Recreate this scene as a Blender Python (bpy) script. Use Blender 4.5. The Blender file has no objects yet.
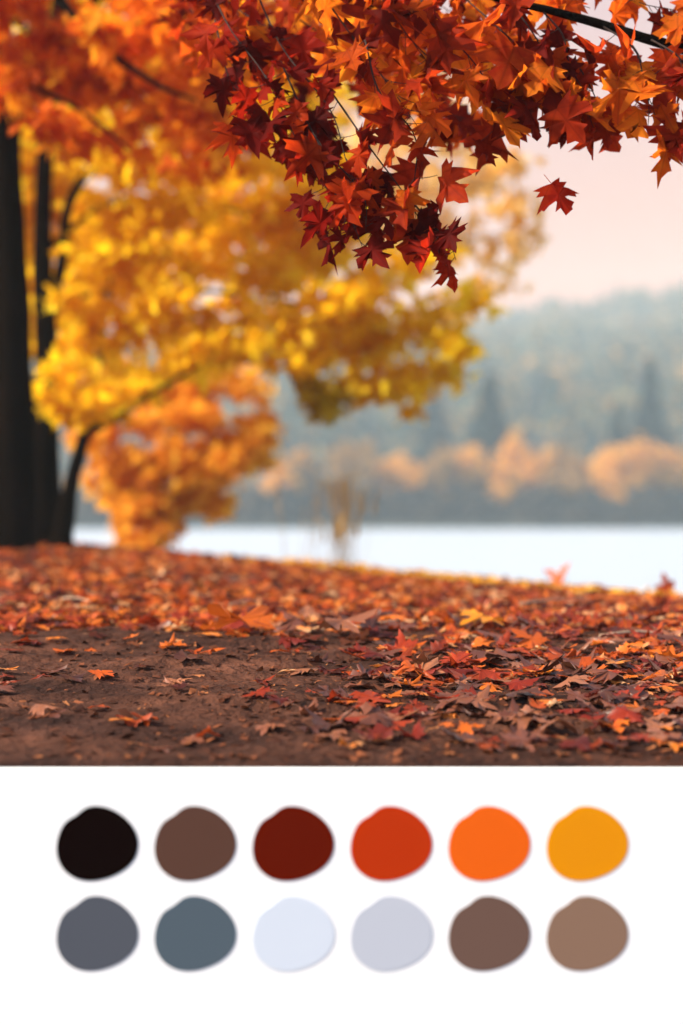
import bpy, math, random
import numpy as np
from mathutils import Vector, Matrix

random.seed(11)
rng = np.random.default_rng(11)
S = bpy.context.scene
COL = S.collection
R = math.radians
H = 1.02            # camera height above the lower ground
F = 1500.0          # focal length in pixels


def P(px, row, d):
    """a point seen at a pixel of the photograph, d metres away"""
    return np.array([(px - 341.5) / F * d, d, H - (row - 512.0) / F * d])


def lin(h):
    h = h.lstrip('#')
    out = []
    for i in (0, 2, 4):
        c = int(h[i:i + 2], 16) / 255
        out.append(c / 12.92 if c <= .04045 else ((c + .055) / 1.055) ** 2.4)
    return tuple(out)


# ------------------------------------------------------------------ mesh helpers
class MB:
    def __init__(s):
        s.v, s.f, s.uv, s.n = [], [], [], 0

    def add(s, v, f, uv=None):
        v = np.asarray(v, float)
        f = np.asarray(f)
        s.v.append(v)
        s.f.append(f + s.n)
        s.uv.append(np.asarray(uv, float) if uv is not None else np.zeros((len(v), 2)))
        s.n += len(v)

    def mesh(s, name, smooth=False):
        v = np.concatenate(s.v)
        me = bpy.data.meshes.new(name)
        loops = np.concatenate([a.reshape(-1) for a in s.f]).astype(np.int32)
        tot = np.concatenate([np.full(a.shape[0], a.shape[1]) for a in s.f]).astype(np.int32)
        start = np.concatenate([[0], np.cumsum(tot)[:-1]]).astype(np.int32)
        me.vertices.add(len(v))
        me.vertices.foreach_set('co', v.reshape(-1).astype(np.float32))
        me.loops.add(len(loops))
        me.loops.foreach_set('vertex_index', loops)
        me.polygons.add(len(tot))
        me.polygons.foreach_set('loop_start', start)
        me.polygons.foreach_set('loop_total', tot)
        me.polygons.foreach_set('use_smooth', np.full(len(tot), bool(smooth)))
        uvl = me.uv_layers.new(name='UVMap')
        uv = np.concatenate(s.uv)[loops]
        uvl.data.foreach_set('uv', uv.reshape(-1).astype(np.float32))
        me.update(calc_edges=True)
        me.validate()
        return me

    def build(s, name, mat, parent=None, smooth=False, origin=None):
        if origin is not None:
            s.v = [a - np.asarray(origin) for a in s.v]
        me = s.mesh(name, smooth)
        me.materials.append(mat)
        o = bpy.data.objects.new(name, me)
        COL.objects.link(o)
        if origin is not None:
            o.location = origin
        if parent is not None:
            o.parent = parent
        return o


def tag(o, label=None, cat=None, group=None, kind=None):
    if label: o['label'] = label
    if cat: o['category'] = cat
    if group: o['group'] = group
    if kind: o['kind'] = kind
    return o


def thing(name, loc, label, cat, group=None):
    o = bpy.data.objects.new(name, None)
    o.empty_display_size = .1
    COL.objects.link(o)
    o.location = loc
    return tag(o, label, cat, group)


def smooth_path(pts, n):
    pts = np.asarray(pts, float)
    if len(pts) == 2:
        t = np.linspace(0, 1, n)[:, None]
        return pts[0] * (1 - t) + pts[1] * t
    p = np.vstack([2 * pts[0] - pts[1], pts, 2 * pts[-1] - pts[-2]])
    out = []
    segs = len(pts) - 1
    for u in np.linspace(0, segs - 1e-6, n):
        i = int(u); t = u - i
        a, b, c, d = p[i:i + 4]
        out.append(.5 * ((2 * b) + (-a + c) * t + (2 * a - 5 * b + 4 * c - d) * t * t + (-a + 3 * b - 3 * c + d) * t ** 3))
    return np.array(out)


def tube(mb, pts, r0, r1, n=8, steps=14, rough=0.0, flare=0.0):
    p = smooth_path(pts, steps)
    t = np.linspace(0, 1, steps)
    rad = r0 * (1 - t) + r1 * t + flare * np.exp(-t * 14)
    tan = np.gradient(p, axis=0)
    tan /= np.linalg.norm(tan, axis=1)[:, None]
    up = np.array([.31, .77, .12])
    V = []
    ang = np.linspace(0, 2 * math.pi, n, endpoint=False)
    for i in range(steps):
        a = np.cross(tan[i], up); a /= np.linalg.norm(a)
        b = np.cross(tan[i], a)
        rr = rad[i] * (1 + rough * rng.normal(0, 1, n)) if rough else np.full(n, rad[i])
        V.append(p[i] + np.outer(np.cos(ang) * rr, a) + np.outer(np.sin(ang) * rr, b))
    V.append(p[:1]); V.append(p[-1:])
    V = np.concatenate(V)
    i0 = np.arange(n)
    f = []
    for k in range(steps - 1):
        f.append(np.stack([k * n + i0, k * n + (i0 + 1) % n, (k + 1) * n + (i0 + 1) % n, (k + 1) * n + i0], 1))
    mb.add(V, np.concatenate(f))
    base = mb.n - len(V)
    cap = np.stack([np.full(n, steps * n), (i0 + 1) % n, i0], 1)
    cap2 = np.stack([np.full(n, steps * n + 1), (steps - 1) * n + i0, (steps - 1) * n + (i0 + 1) % n], 1)
    mb.f.append(np.concatenate([cap, cap2]) + base)
    return p


# ------------------------------------------------------------------ noise on the ground
_w = [(rng.normal(0, 1, 2), rng.uniform(0, 6.28)) for _ in range(24)]


def gnoise(x, y, scale, k0=0, k1=24):
    s = 0
    for (w, ph) in _w[k0:k1]:
        s = s + np.sin((w[0] * x + w[1] * y) * scale + ph)
    return s / math.sqrt(k1 - k0)


EDGE = 2.868
PEND = 4.8          # where the bare path gives way to the leafy bank


def dm(d):
    d = np.asarray(d, float)
    return np.where(d < 4.2, EDGE + (d - EDGE) * (PEND - EDGE) / (4.2 - EDGE), d + PEND - 4.2)



def ground_z(x, y):
    x = np.asarray(x, float); y = np.asarray(y, float)
    c = np.clip(F * x / np.maximum(y, 1.5), -470, 470)
    row = 568 + c * .092
    yc = 9.1 - c * (2.0 / 341)
    zc = -(row - 512) / F * yc
    za, zb = -.4935, -.368
    t1 = np.clip((y - EDGE) / (PEND - EDGE), 0, 1)
    z1 = za + (zb - za) * t1
    t2 = np.clip((y - PEND) / (yc - PEND), 0, 1)
    z2 = zb + (zc - zb) * t2 + .06 * t2 * (1 - t2)
    t3 = np.clip((y - yc) / 5.0, 0, 1)
    z3 = zc - 1.5 * (t3 * t3 * (3 - 2 * t3)) - np.clip(y - yc - 5, 0, 100) * .03
    z = np.where(y < PEND, z1, np.where(y < yc, z2, z3))
    # gentle lumps
    amp = np.clip((y - EDGE) / .5, 0, 1)
    z = z + amp * (.006 * gnoise(x, y, 5.0, 0, 12) + .003 * gnoise(x, y, 17.0, 12, 24))
    return np.where(y < EDGE, -1.02, z) + H


def normal_at(x, y):
    e = .05
    n = np.array([-(ground_z(x + e, y) - ground_z(x - e, y)) / (2 * e), -(ground_z(x, y + e) - ground_z(x, max(y - e, EDGE + .001))) / (2 * e), 1.0])
    return n / np.linalg.norm(n)


# ------------------------------------------------------------------ materials
def new_mat(name):
    m = bpy.data.materials.new(name)
    m.use_nodes = True
    nt = m.node_tree
    nt.nodes.clear()
    return m, nt, nt.nodes, nt.links


def ramp_node(N, stops, interp='LINEAR'):
    r = N.new('ShaderNodeValToRGB')
    cr = r.color_ramp
    cr.interpolation = interp
    while len(cr.elements) < len(stops):
        cr.elements.new(.5)
    for e, (p, c) in zip(cr.elements, stops):
        e.position = p
        e.color = (*c, 1)
    return r


def leaf_mat(name, stops, trans=.45, rough=.6, spec=.06, veins=True, mottle=.55):
    m, nt, N, L = new_mat(name)
    out = N.new('ShaderNodeOutputMaterial')
    geo = N.new('ShaderNodeNewGeometry')
    oi = N.new('ShaderNodeObjectInfo')
    add = N.new('ShaderNodeMath'); add.operation = 'ADD'
    L.new(geo.outputs['Random Per Island'], add.inputs[0]); L.new(oi.outputs['Random'], add.inputs[1])
    fr = N.new('ShaderNodeMath'); fr.operation = 'FRACT'
    L.new(add.outputs[0], fr.inputs[0])
    tc = N.new('ShaderNodeTexCoord')
    noi = N.new('ShaderNodeTexNoise'); noi.inputs['Scale'].default_value = 28; noi.inputs['Detail'].default_value = 5
    L.new(tc.outputs['Object'], noi.inputs['Vector'])
    mad = N.new('ShaderNodeMath'); mad.operation = 'MULTIPLY_ADD'
    L.new(noi.outputs['Fac'], mad.inputs[0]); mad.inputs[1].default_value = mottle
    sub = N.new('ShaderNodeMath'); sub.operation = 'SUBTRACT'
    L.new(fr.outputs[0], sub.inputs[0]); sub.inputs[1].default_value = mottle * .5
    L.new(sub.outputs[0], mad.inputs[2])
    rp = ramp_node(N, stops)
    L.new(mad.outputs[0], rp.inputs[0])
    col = rp.outputs['Color']
    if veins:
        sep = N.new('ShaderNodeSeparateXYZ'); L.new(tc.outputs['UV'], sep.inputs[0])
        ab = N.new('ShaderNodeMath'); ab.operation = 'ABSOLUTE'; L.new(sep.outputs['X'], ab.inputs[0])
        prev = None
        for (dx, dy) in ((0, 1), (.83, .56), (.99, -.1)):
            # distance of (|x|, y) from the line through the stem base along (dx, dy)
            a = N.new('ShaderNodeMath'); a.operation = 'MULTIPLY'; L.new(ab.outputs[0], a.inputs[0]); a.inputs[1].default_value = dy
            b = N.new('ShaderNodeMath'); b.operation = 'MULTIPLY'; L.new(sep.outputs['Y'], b.inputs[0]); b.inputs[1].default_value = dx
            c = N.new('ShaderNodeMath'); c.operation = 'SUBTRACT'; L.new(a.outputs[0], c.inputs[0]); L.new(b.outputs[0], c.inputs[1])
            d = N.new('ShaderNodeMath'); d.operation = 'ABSOLUTE'; L.new(c.outputs[0], d.inputs[0])
            if prev is None: prev = d
            else:
                mn = N.new('ShaderNodeMath'); mn.operation = 'MINIMUM'
                L.new(prev.outputs[0], mn.inputs[0]); L.new(d.outputs[0], mn.inputs[1]); prev = mn
        mr = N.new('ShaderNodeMapRange'); L.new(prev.outputs[0], mr.inputs['Value'])
        mr.inputs['From Min'].default_value = .006; mr.inputs['From Max'].default_value = .03
        mr.inputs['To Min'].default_value = .45; mr.inputs['To Max'].default_value = 0
        mix = N.new('ShaderNodeMixRGB'); L.new(mr.outputs[0], mix.inputs[0]); L.new(col, mix.inputs[1])
        hsv = N.new('ShaderNodeHueSaturation'); hsv.inputs['Value'].default_value = .55; L.new(col, hsv.inputs['Color'])
        L.new(hsv.outputs[0], mix.inputs[2]); col = mix.outputs[0]
    pb = N.new('ShaderNodeBsdfPrincipled')
    L.new(col, pb.inputs['Base Color'])
    pb.inputs['Roughness'].default_value = rough
    pb.inputs['Specular IOR Level'].default_value = spec
    tr = N.new('ShaderNodeBsdfTranslucent'); L.new(col, tr.inputs['Color'])
    mx = N.new('ShaderNodeMixShader'); mx.inputs[0].default_value = trans
    L.new(pb.outputs[0], mx.inputs[1]); L.new(tr.outputs[0], mx.inputs[2])
    L.new(mx.outputs[0], out.inputs['Surface'])
    return m


def noise_mat(name, stops, scale=4, detail=8, rough=.9, bump=.3, bump_scale=None, spec=.3, stretch=None, dist=.02):
    m, nt, N, L = new_mat(name)
    out = N.new('ShaderNodeOutputMaterial')
    tc = N.new('ShaderNodeTexCoord')
    vec = tc.outputs['Object']
    if stretch:
        mp = N.new('ShaderNodeMapping'); mp.inputs['Scale'].default_value = stretch
        L.new(vec, mp.inputs[0]); vec = mp.outputs[0]
    n1 = N.new('ShaderNodeTexNoise'); n1.inputs['Scale'].default_value = scale; n1.inputs['Detail'].default_value = detail
    n1.inputs['Roughness'].default_value = .65
    L.new(vec, n1.inputs['Vector'])
    rp = ramp_node(N, stops); L.new(n1.outputs['Fac'], rp.inputs[0])
    pb = N.new('ShaderNodeBsdfPrincipled')
    L.new(rp.outputs[0], pb.inputs['Base Color'])
    pb.inputs['Roughness'].default_value = rough
    pb.inputs['Specular IOR Level'].default_value = spec
    if bump:
        n2 = N.new('ShaderNodeTexNoise'); n2.inputs['Scale'].default_value = bump_scale or scale * 4; n2.inputs['Detail'].default_value = 8
        L.new(vec, n2.inputs['Vector'])
        bp = N.new('ShaderNodeBump'); bp.inputs['Strength'].default_value = bump; bp.inputs['Distance'].default_value = dist
        L.new(n2.outputs['Fac'], bp.inputs['Height']); L.new(bp.outputs[0], pb.inputs['Normal'])
    L.new(pb.outputs[0], out.inputs['Surface'])
    return m


def paint_mat(name, c, rough=.6):
    m, nt, N, L = new_mat(name)
    out = N.new('ShaderNodeOutputMaterial')
    pb = N.new('ShaderNodeBsdfPrincipled')
    pb.inputs['Base Color'].default_value = (*c, 1)
    pb.inputs['Roughness'].default_value = rough
    pb.inputs['Specular IOR Level'].default_value = .01
    tc = N.new('ShaderNodeTexCoord')
    n2 = N.new('ShaderNodeTexNoise'); n2.inputs['Scale'].default_value = 140; n2.inputs['Detail'].default_value = 4
    L.new(tc.outputs['Object'], n2.inputs['Vector'])
    bp = N.new('ShaderNodeBump'); bp.inputs['Strength'].default_value = .04; bp.inputs['Distance'].default_value = .002
    L.new(n2.outputs['Fac'], bp.inputs['Height']); L.new(bp.outputs[0], pb.inputs['Normal'])
    L.new(pb.outputs[0], out.inputs['Surface'])
    return m


M = {}
M['red'] = leaf_mat('red_maple_leaf', [(0, (.08, .003, .002)), (.35, (.20, .007, .003)), (.7, (.36, .016, .004)), (1, (.58, .06, .006))], trans=.68)
M['rust'] = leaf_mat('rust_maple_leaf', [(0, (.16, .008, .004)), (.3, (.44, .036, .006)), (.65, (.70, .12, .008)), (1, (.85, .28, .014))], trans=.68)
M['orange'] = leaf_mat('orange_leaf', [(0, (.42, .06, .006)), (.35, (.74, .15, .008)), (.75, (.86, .28, .012)), (1, (.90, .42, .02))], trans=.55, veins=False)
M['yellow'] = leaf_mat('yellow_leaf', [(0, (.70, .36, .006)), (.4, (.86, .54, .010)), (.8, (.90, .66, .016)), (1, (.92, .74, .05))], trans=.7, veins=False)
M['palegold'] = leaf_mat('pale_gold_leaf', [(0, (.72, .40, .10)), (.5, (.84, .55, .16)), (1, (.88, .66, .28))], trans=.55, veins=False)
M['amber'] = leaf_mat('amber_leaf', [(0, (.60, .20, .02)), (.5, (.82, .38, .03)), (1, (.90, .56, .06))], trans=.5, veins=False)
M['litter'] = leaf_mat('fallen_leaf_mixed', [(0, (.04, .008, .006)), (.2, (.10, .016, .008)), (.42, (.27, .032, .008)), (.66, (.50, .085, .010)), (.86, (.62, .18, .02)), (1, (.55, .32, .17))], trans=.3, rough=.42, spec=.25)
M['fall_red'] = leaf_mat('fallen_red_leaf', [(0, (.09, .010, .006)), (.5, (.20, .018, .008)), (1, (.34, .04, .010))], trans=.3, rough=.42, spec=.25)
M['fall_orange'] = leaf_mat('fallen_orange_leaf', [(0, (.22, .030, .008)), (.5, (.42, .07, .010)), (1, (.58, .14, .014))], trans=.3, rough=.42, spec=.25)
M['fall_yellow'] = leaf_mat('fallen_yellow_leaf', [(0, (.65, .28, .015)), (.5, (.78, .42, .02)), (1, (.8, .5, .06))], trans=.3, rough=.45, spec=.5)
M['fall_amber'] = leaf_mat('fallen_amber_leaf', [(0, (.55, .16, .012)), (.5, (.66, .24, .015)), (1, (.72, .3, .03))], trans=.3, rough=.45, spec=.3)
M['fall_brown'] = leaf_mat('fallen_brown_leaf', [(0, (.045, .013, .008)), (.5, (.13, .036, .017)), (1, (.30, .11, .05))], trans=.15, rough=.42, spec=.55)
M['fall_crumb'] = leaf_mat('leaf_crumb', [(0, (.025, .009, .006)), (.5, (.08, .026, .013)), (.85, (.19, .06, .025)), (1, (.34, .13, .05))], trans=.1, veins=False)
M['bark'] = noise_mat('backlit_dark_bark', [(0.2, (.002, .0015, .001)), (.55, (.006, .004, .003)), (.9, (.018, .011, .008))], scale=9, rough=1, bump=.8, stretch=(1, 1, .25), spec=.0)  # blacker than real bark: backlit shade is put into the colour
M['twig'] = noise_mat('twig_bark', [(0.2, (.010, .005, .004)), (.8, (.035, .016, .012))], scale=30, rough=.8, bump=.3)
M['drytwig'] = noise_mat('dry_twig', [(0.2, (.20, .12, .08)), (.8, (.48, .34, .24))], scale=30, rough=.7, bump=.3)
M['soil'] = noise_mat('leafy_soil', [(.25, (.02, .008, .006)), (.5, (.05, .015, .008)), (.75, (.10, .03, .012))], scale=9, rough=.9, bump=.7, bump_scale=40, dist=.02)
M['path'] = noise_mat('packed_dirt', [(.25, (.018, .008, .006)), (.5, (.050, .022, .015)), (.78, (.115, .050, .033))], scale=5.5, detail=10, rough=.95, bump=1.0, bump_scale=30, spec=.08, dist=.03)
nt = M['path'].node_tree
big = nt.nodes.new('ShaderNodeTexNoise'); big.inputs['Scale'].default_value = 1.7; big.inputs['Detail'].default_value = 3
tcp = [n_ for n_ in nt.nodes if n_.type == 'TEX_COORD'][0]
mpp = nt.nodes.new('ShaderNodeMapping'); mpp.inputs['Scale'].default_value = (.8, 3.0, 1)
nt.links.new(tcp.outputs['Object'], mpp.inputs[0]); nt.links.new(mpp.outputs[0], big.inputs['Vector'])
pbp = [n_ for n_ in nt.nodes if n_.type == 'BSDF_PRINCIPLED'][0]
rpp = [n_ for n_ in nt.nodes if n_.type == 'VALTORGB'][0]
r2 = ramp_node(nt.nodes, [(.35, (.50, .48, .50)), (.62, (1.25, 1.12, 1.0))]); nt.links.new(big.outputs['Fac'], r2.inputs[0])
mm = nt.nodes.new('ShaderNodeMixRGB'); mm.blend_type = 'MULTIPLY'; mm.inputs[0].default_value = 1
nt.links.new(rpp.outputs[0], mm.inputs[1]); nt.links.new(r2.outputs[0], mm.inputs[2]); nt.links.new(mm.outputs[0], pbp.inputs['Base Color'])
M['farbank'] = noise_mat('far_bank_soil', [(.3, (.018, .024, .022)), (.7, (.05, .05, .035))], scale=.05, rough=1, bump=0)
M['reed'] = noise_mat('dry_reed', [(.2, (.45, .26, .08)), (.8, (.66, .45, .2))], scale=6, bump=0)
M['olivegold'] = leaf_mat('olive_gold_leaf', [(0, (.30, .20, .008)), (.5, (.45, .30, .012)), (1, (.60, .40, .02))], trans=.4, veins=False)
M['fargreen'] = leaf_mat('far_green_leaf', [(0, (.004, .014, .014)), (.5, (.010, .026, .024)), (1, (.025, .045, .035))], trans=.25, veins=False)
M['farorange'] = leaf_mat('far_orange_leaf', [(0, (.46, .19, .010)), (.5, (.70, .33, .012)), (1, (.80, .45, .03))], trans=.4, veins=False)
M['farolive'] = leaf_mat('far_olive_leaf', [(0, (.18, .10, .025)), (.5, (.32, .17, .03)), (1, (.45, .24, .04))], trans=.35, veins=False)
M['fardark'] = leaf_mat('far_undergrowth_leaf', [(0, (.016, .014, .012)), (.5, (.035, .030, .022)), (1, (.09, .055, .025))], trans=.2, veins=False)
M['farmix'] = leaf_mat('far_mixed_leaf', [(0, (.04, .07, .06)), (.4, (.07, .10, .075)), (.62, (.15, .14, .07)), (.82, (.26, .17, .05)), (1, (.48, .25, .05))], trans=.35, veins=False, mottle=.2)

# ------------------------------------------------------------------ leaf shapes
_half = [(.05, -.015), (.19, -.06), (.40, -.10), (.31, .03), (.47, .11), (.33, .17), (.44, .27), (.66, .46), (.50, .47), (.47, .56), (.34, .47), (.17, .45),
         (.16, .58), (.29, .70), (.16, .73), (.12, .84)]
OUT = np.array([(0, 0)] + _half + [(0, 1.0)] + [(-x, y) for (x, y) in reversed(_half)])
_star = [(.22, -.05), (.42, -.05), (.32, .15), (.62, .45), (.2, .45), (.26, .7)]
OUT_S = np.array([(0, 0)] + _star + [(0, 1.0)] + [(-x, y) for (x, y) in reversed(_star)])


def leaf_geo(outline, curl=.2, fold=.15, stem=0.0):
    """one leaf, stem base at the origin, one unit long along +y; returns verts, faces, uv"""
    o = outline * (1 + rng.normal(0, .055, outline.shape)) * np.array([rng.uniform(.85, 1.12), 1])
    c = np.array([[0, .34]])
    xy = np.vstack([c, o])
    cx, cy, fo, tw = rng.normal(0, curl), rng.normal(.12, curl), rng.normal(0, fold), rng.normal(0, curl)
    x, y = xy[:, 0], xy[:, 1]
    z = cx * x * x * 1.6 - cy * (y - .34) ** 2 + fo * np.abs(x) + tw * x * (y - .3) + rng.normal(0, curl * .12, len(x))
    v = np.column_stack([x, y, z])
    n = len(o)
    i = np.arange(n)
    f = np.stack([np.zeros(n, int), 1 + i, 1 + (i + 1) % n], 1)
    uv = xy.copy()
    if stem > 0:
        k = len(v)
        w = .010
        s = np.array([(-w, 0, -.005), (w, 0, -.005), (0, .0, .012), (-w * .8, -stem, -.12 * stem), (w * .8, -stem, -.12 * stem), (0, -stem, -.12 * stem + .014)])
        v = np.vstack([v, s])
        uv = np.vstack([uv, np.tile([[0, .2]], (6, 1))])
        f = np.vstack([f, [(k, k + 1, k + 4), (k, k + 4, k + 3), (k + 1, k + 2, k + 5), (k + 1, k + 5, k + 4), (k + 2, k, k + 3), (k + 2, k + 3, k + 5)]])
    return v, f, uv


def rot_from(yaxis, normal):
    y = yaxis / np.linalg.norm(yaxis)
    z = normal - y * np.dot(normal, y)
    if np.linalg.norm(z) < 1e-4:
        z = np.cross(y, [1, 0, .3])
    z /= np.linalg.norm(z)
    x = np.cross(y, z)
    return np.column_stack([x, y, z])


def rand_unit():
    v = rng.normal(0, 1, 3)
    return v / np.linalg.norm(v)


STAR_LIB = [leaf_geo(OUT_S, .35, .25) for _ in range(24)]
FULL_LIB = [leaf_geo(OUT, .28, .2, stem=.35) for _ in range(24)]


def add_leaf(mb, lib, pos, size, yaxis, normal):
    v, f, uv = lib[rng.integers(len(lib))]
    mb.add(v @ (rot_from(yaxis, normal).T) * size + pos, f, uv)


def leaf_cloud(mb, centre, rad, n, size, droop=.5, lib=STAR_LIB, flat=1.0):
    """n leaves spread through a clump; thicker towards its middle"""
    for _ in range(n):
        u = rand_unit() * rng.random() ** .5
        pos = centre + u * np.array(rad)
        ya = rand_unit() + np.array([0, 0, -droop])
        add_leaf(mb, lib, pos, size * rng.uniform(.7, 1.25), ya, rand_unit() + np.array([0, -.3, .7 * flat]))


# ------------------------------------------------------------------ ground, path, lake
ys = np.concatenate([np.linspace(-25, 0, 12), np.linspace(.5, 2.6, 8), [EDGE - .001, EDGE],
                     np.arange(2.9, 5.8, .035), np.arange(5.8, 16, .12), np.linspace(16.3, 40, 20)])
xs = np.concatenate([np.linspace(-40, -6, 18), np.arange(-5.8, -2, .15), np.arange(-2, 2, .05), np.arange(2, 5.8, .15), np.linspace(6, 40, 18)])
X, Y = np.meshgrid(xs, ys)
Z = ground_z(X, Y)
Z = np.where(Y < EDGE - .0005, Z * 0, Z)


def grid_mesh(X, Y, Z):
    mb = MB()
    ny, nx = X.shape
    v = np.column_stack([X.ravel(), Y.ravel(), Z.ravel()])
    j, i = np.meshgrid(np.arange(ny - 1), np.arange(nx - 1), indexing='ij')
    a = (j * nx + i).ravel()
    mb.add(v, np.stack([a, a + 1, a + nx + 1, a + nx], 1))
    return mb


g = grid_mesh(X, Y, Z).build('ground', M['soil'], smooth=True)
tag(g, kind='structure')


def path_far(x):
    return 4.70 + .05 * np.sin(x * 2.1 + 1) + .03 * np.sin(x * 6.3) + .02 * np.sin(x * 15) - .0 * x


def path_relief(x, y, t):
    env = np.clip(t * 6, 0, 1) * np.clip((1 - t) * 6, 0, 1)
    n = .5 * gnoise(x * .45, y * 1.3, 13, 0, 9) + .35 * gnoise(x * .6, y, 31, 9, 18) + .25 * gnoise(x, y, 60, 14, 24)
    return env * .007 * (n + np.abs(n))


px_ = np.concatenate([np.linspace(-9, -1.4, 60), np.arange(-1.38, 1.39, .018), np.linspace(1.4, 9, 60)])
tt = np.linspace(0, 1, 110)
PX, PT = np.meshgrid(px_, tt)
PY = EDGE + .004 + (path_far(PX) - EDGE - .004) * PT
PZ = ground_z(PX, PY) + path_relief(PX, PY, PT) + .006 + .010 * np.clip(1 - np.abs(PT - .5) * 2, 0, 1) ** .3
PZ[-1] = ground_z(PX[-1], PY[-1]) - .004
pth = grid_mesh(PX, PY, PZ).build('path', M['path'], smooth=True)
tag(pth, kind='structure')


def path_top(x, y):
    z = ground_z(x, y)
    pf = path_far(x)
    if EDGE < y < pf:
        t = (y - EDGE) / (pf - EDGE)
        z = z + path_relief(x, y, t) + .006 + .010 * max(1 - abs(t - .5) * 2, 0) ** .3
    return float(z)


LAKE = H - 1.7
m, nt, N, L = new_mat('lake_water')
out = N.new('ShaderNodeOutputMaterial')
pb = N.new('ShaderNodeBsdfPrincipled')
pb.inputs['Base Color'].default_value = (.34, .41, .49, 1)
pb.inputs['Roughness'].default_value = .38
pb.inputs['Specular IOR Level'].default_value = .6
tc = N.new('ShaderNodeTexCoord')
mp = N.new('ShaderNodeMapping'); mp.inputs['Scale'].default_value = (.5, 1.6, 1)
L.new(tc.outputs['Object'], mp.inputs[0])
nz = N.new('ShaderNodeTexNoise'); nz.inputs['Scale'].default_value = 1.2; nz.inputs['Detail'].default_value = 5
L.new(mp.outputs[0], nz.inputs['Vector'])
bp = N.new('ShaderNodeBump'); bp.inputs['Strength'].default_value = .8; bp.inputs['Distance'].default_value = .25
L.new(nz.outputs['Fac'], bp.inputs['Height']); L.new(bp.outputs[0], pb.inputs['Normal'])
L.new(pb.outputs[0], out.inputs['Surface'])
M['water'] = m
mb = MB()
mb.add([(-500, 9.5, LAKE), (500, 9.5, LAKE), (500, 153, LAKE), (-500, 153, LAKE)], [(0, 1, 2, 3)])
tag(mb.build('lake', M['water']), kind='structure')

# ------------------------------------------------------------------ far shore and hills
def hill_z(x, y):
    """terrain beyond the lake: low bank at 150 m, ridge at about 520 m"""
    col = 341.5 + F * x / np.maximum(y, 60)
    r = np.interp(col, [-900, -300, 100, 300, 400, 470, 520, 560, 600, 640, 683, 760, 900, 1600],
                  [330, 345, 340, 330, 326, 322, 316, 311, 308, 298, 296, 298, 312, 330])
    ridge = (512 - r) / F * 520 + H - 7
    t = np.clip((y - 152) / (520 - 152), 0, 1.6)
    z = LAKE + .5 + ridge * np.where(t < 1, t ** 1.15 * (1.0), 1 - (t - 1) * .4)
    z = z + 1.6 * np.sin(x * .031 + 1) * np.sin(y * .021) * np.clip(t * 4, 0, 1)
    return np.where(y < 151.5, LAKE - .6, z)


hy = np.concatenate([[149.5, 151, 152, 155], np.linspace(162, 520, 50), np.linspace(535, 640, 8)])
hx = np.linspace(-330, 330, 120)
HX, HY = np.meshgrid(hx, hy)
hl = grid_mesh(HX, HY, hill_z(HX, HY)).build('hills', M['farbank'], smooth=True)
tag(hl, kind='structure')


def clump_faces(mb, centre, rad, n, size, cone=False):
    """leaf-clump faces through a far crown's volume"""
    c = np.asarray(centre)
    u = rng.normal(0, 1, (n, 3)); u /= np.linalg.norm(u, axis=1)[:, None]
    if cone:
        h = rng.random(n) ** 1.3
        rr = (1 - h) * rng.random(n) ** .4 * rad[0]
        an = rng.random(n) * 6.283
        pos = c + np.column_stack([rr * np.cos(an), rr * np.sin(an), (h * 2 - 1) * rad[2]])
    else:
        k = rng.normal(0, 1, (5, 3)); k /= np.linalg.norm(k, axis=1)[:, None]
        bump = 1 + .28 * np.max(u @ k.T, axis=1) - .18
        pos = c + u * (rng.random(n) ** .35 * bump)[:, None] * np.array(rad)
    a = rng.normal(0, 1, (n, 3)); a /= np.linalg.norm(a, axis=1)[:, None]
    b = np.cross(a, rng.normal(0, 1, (n, 3))); b /= np.linalg.norm(b, axis=1)[:, None]
    s = size * rng.uniform(.6, 1.4, n)[:, None]
    v = np.stack([pos - a * s, pos - b * s * .7, pos + a * s, pos + b * s * .7], 1).reshape(-1, 3)
    mb.add(v, np.arange(4 * n).reshape(n, 4))


def far_tree(name, px, toprow, d, width_px, mat, label, cat, group, cone=False, n=560):
    x = (px - 341.5) / F * d
    z0 = float(hill_z(x, d))
    top = H - (toprow - 512) / F * d
    h = top - z0
    w = width_px / F * d / 2
    root = thing(name, (x, d, z0), label, cat, group)
    t = MB()
    tube(t, [(0, 0, -.3), (.1, 0, h * .5), (0, .1, h * .93)], .05 * h ** .8 * .6, .02, n=6, steps=6)
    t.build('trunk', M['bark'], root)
    c = MB()
    if cone:
        clump_faces(c, (0, 0, h * .54), (w, w, h * .47), n, .11 * w + .18, True)
    else:
        for q in range(5):
            ww = w * rng.uniform(.45, .8)
            clump_faces(c, (rng.normal(0, .42) * w, rng.normal(0, .35) * w, h * rng.uniform(.42, .78)), (ww, ww, h * rng.uniform(.16, .27)), n // 4, .09 * w + .14)
    c.build('crown', mat, root)
    return root


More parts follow.
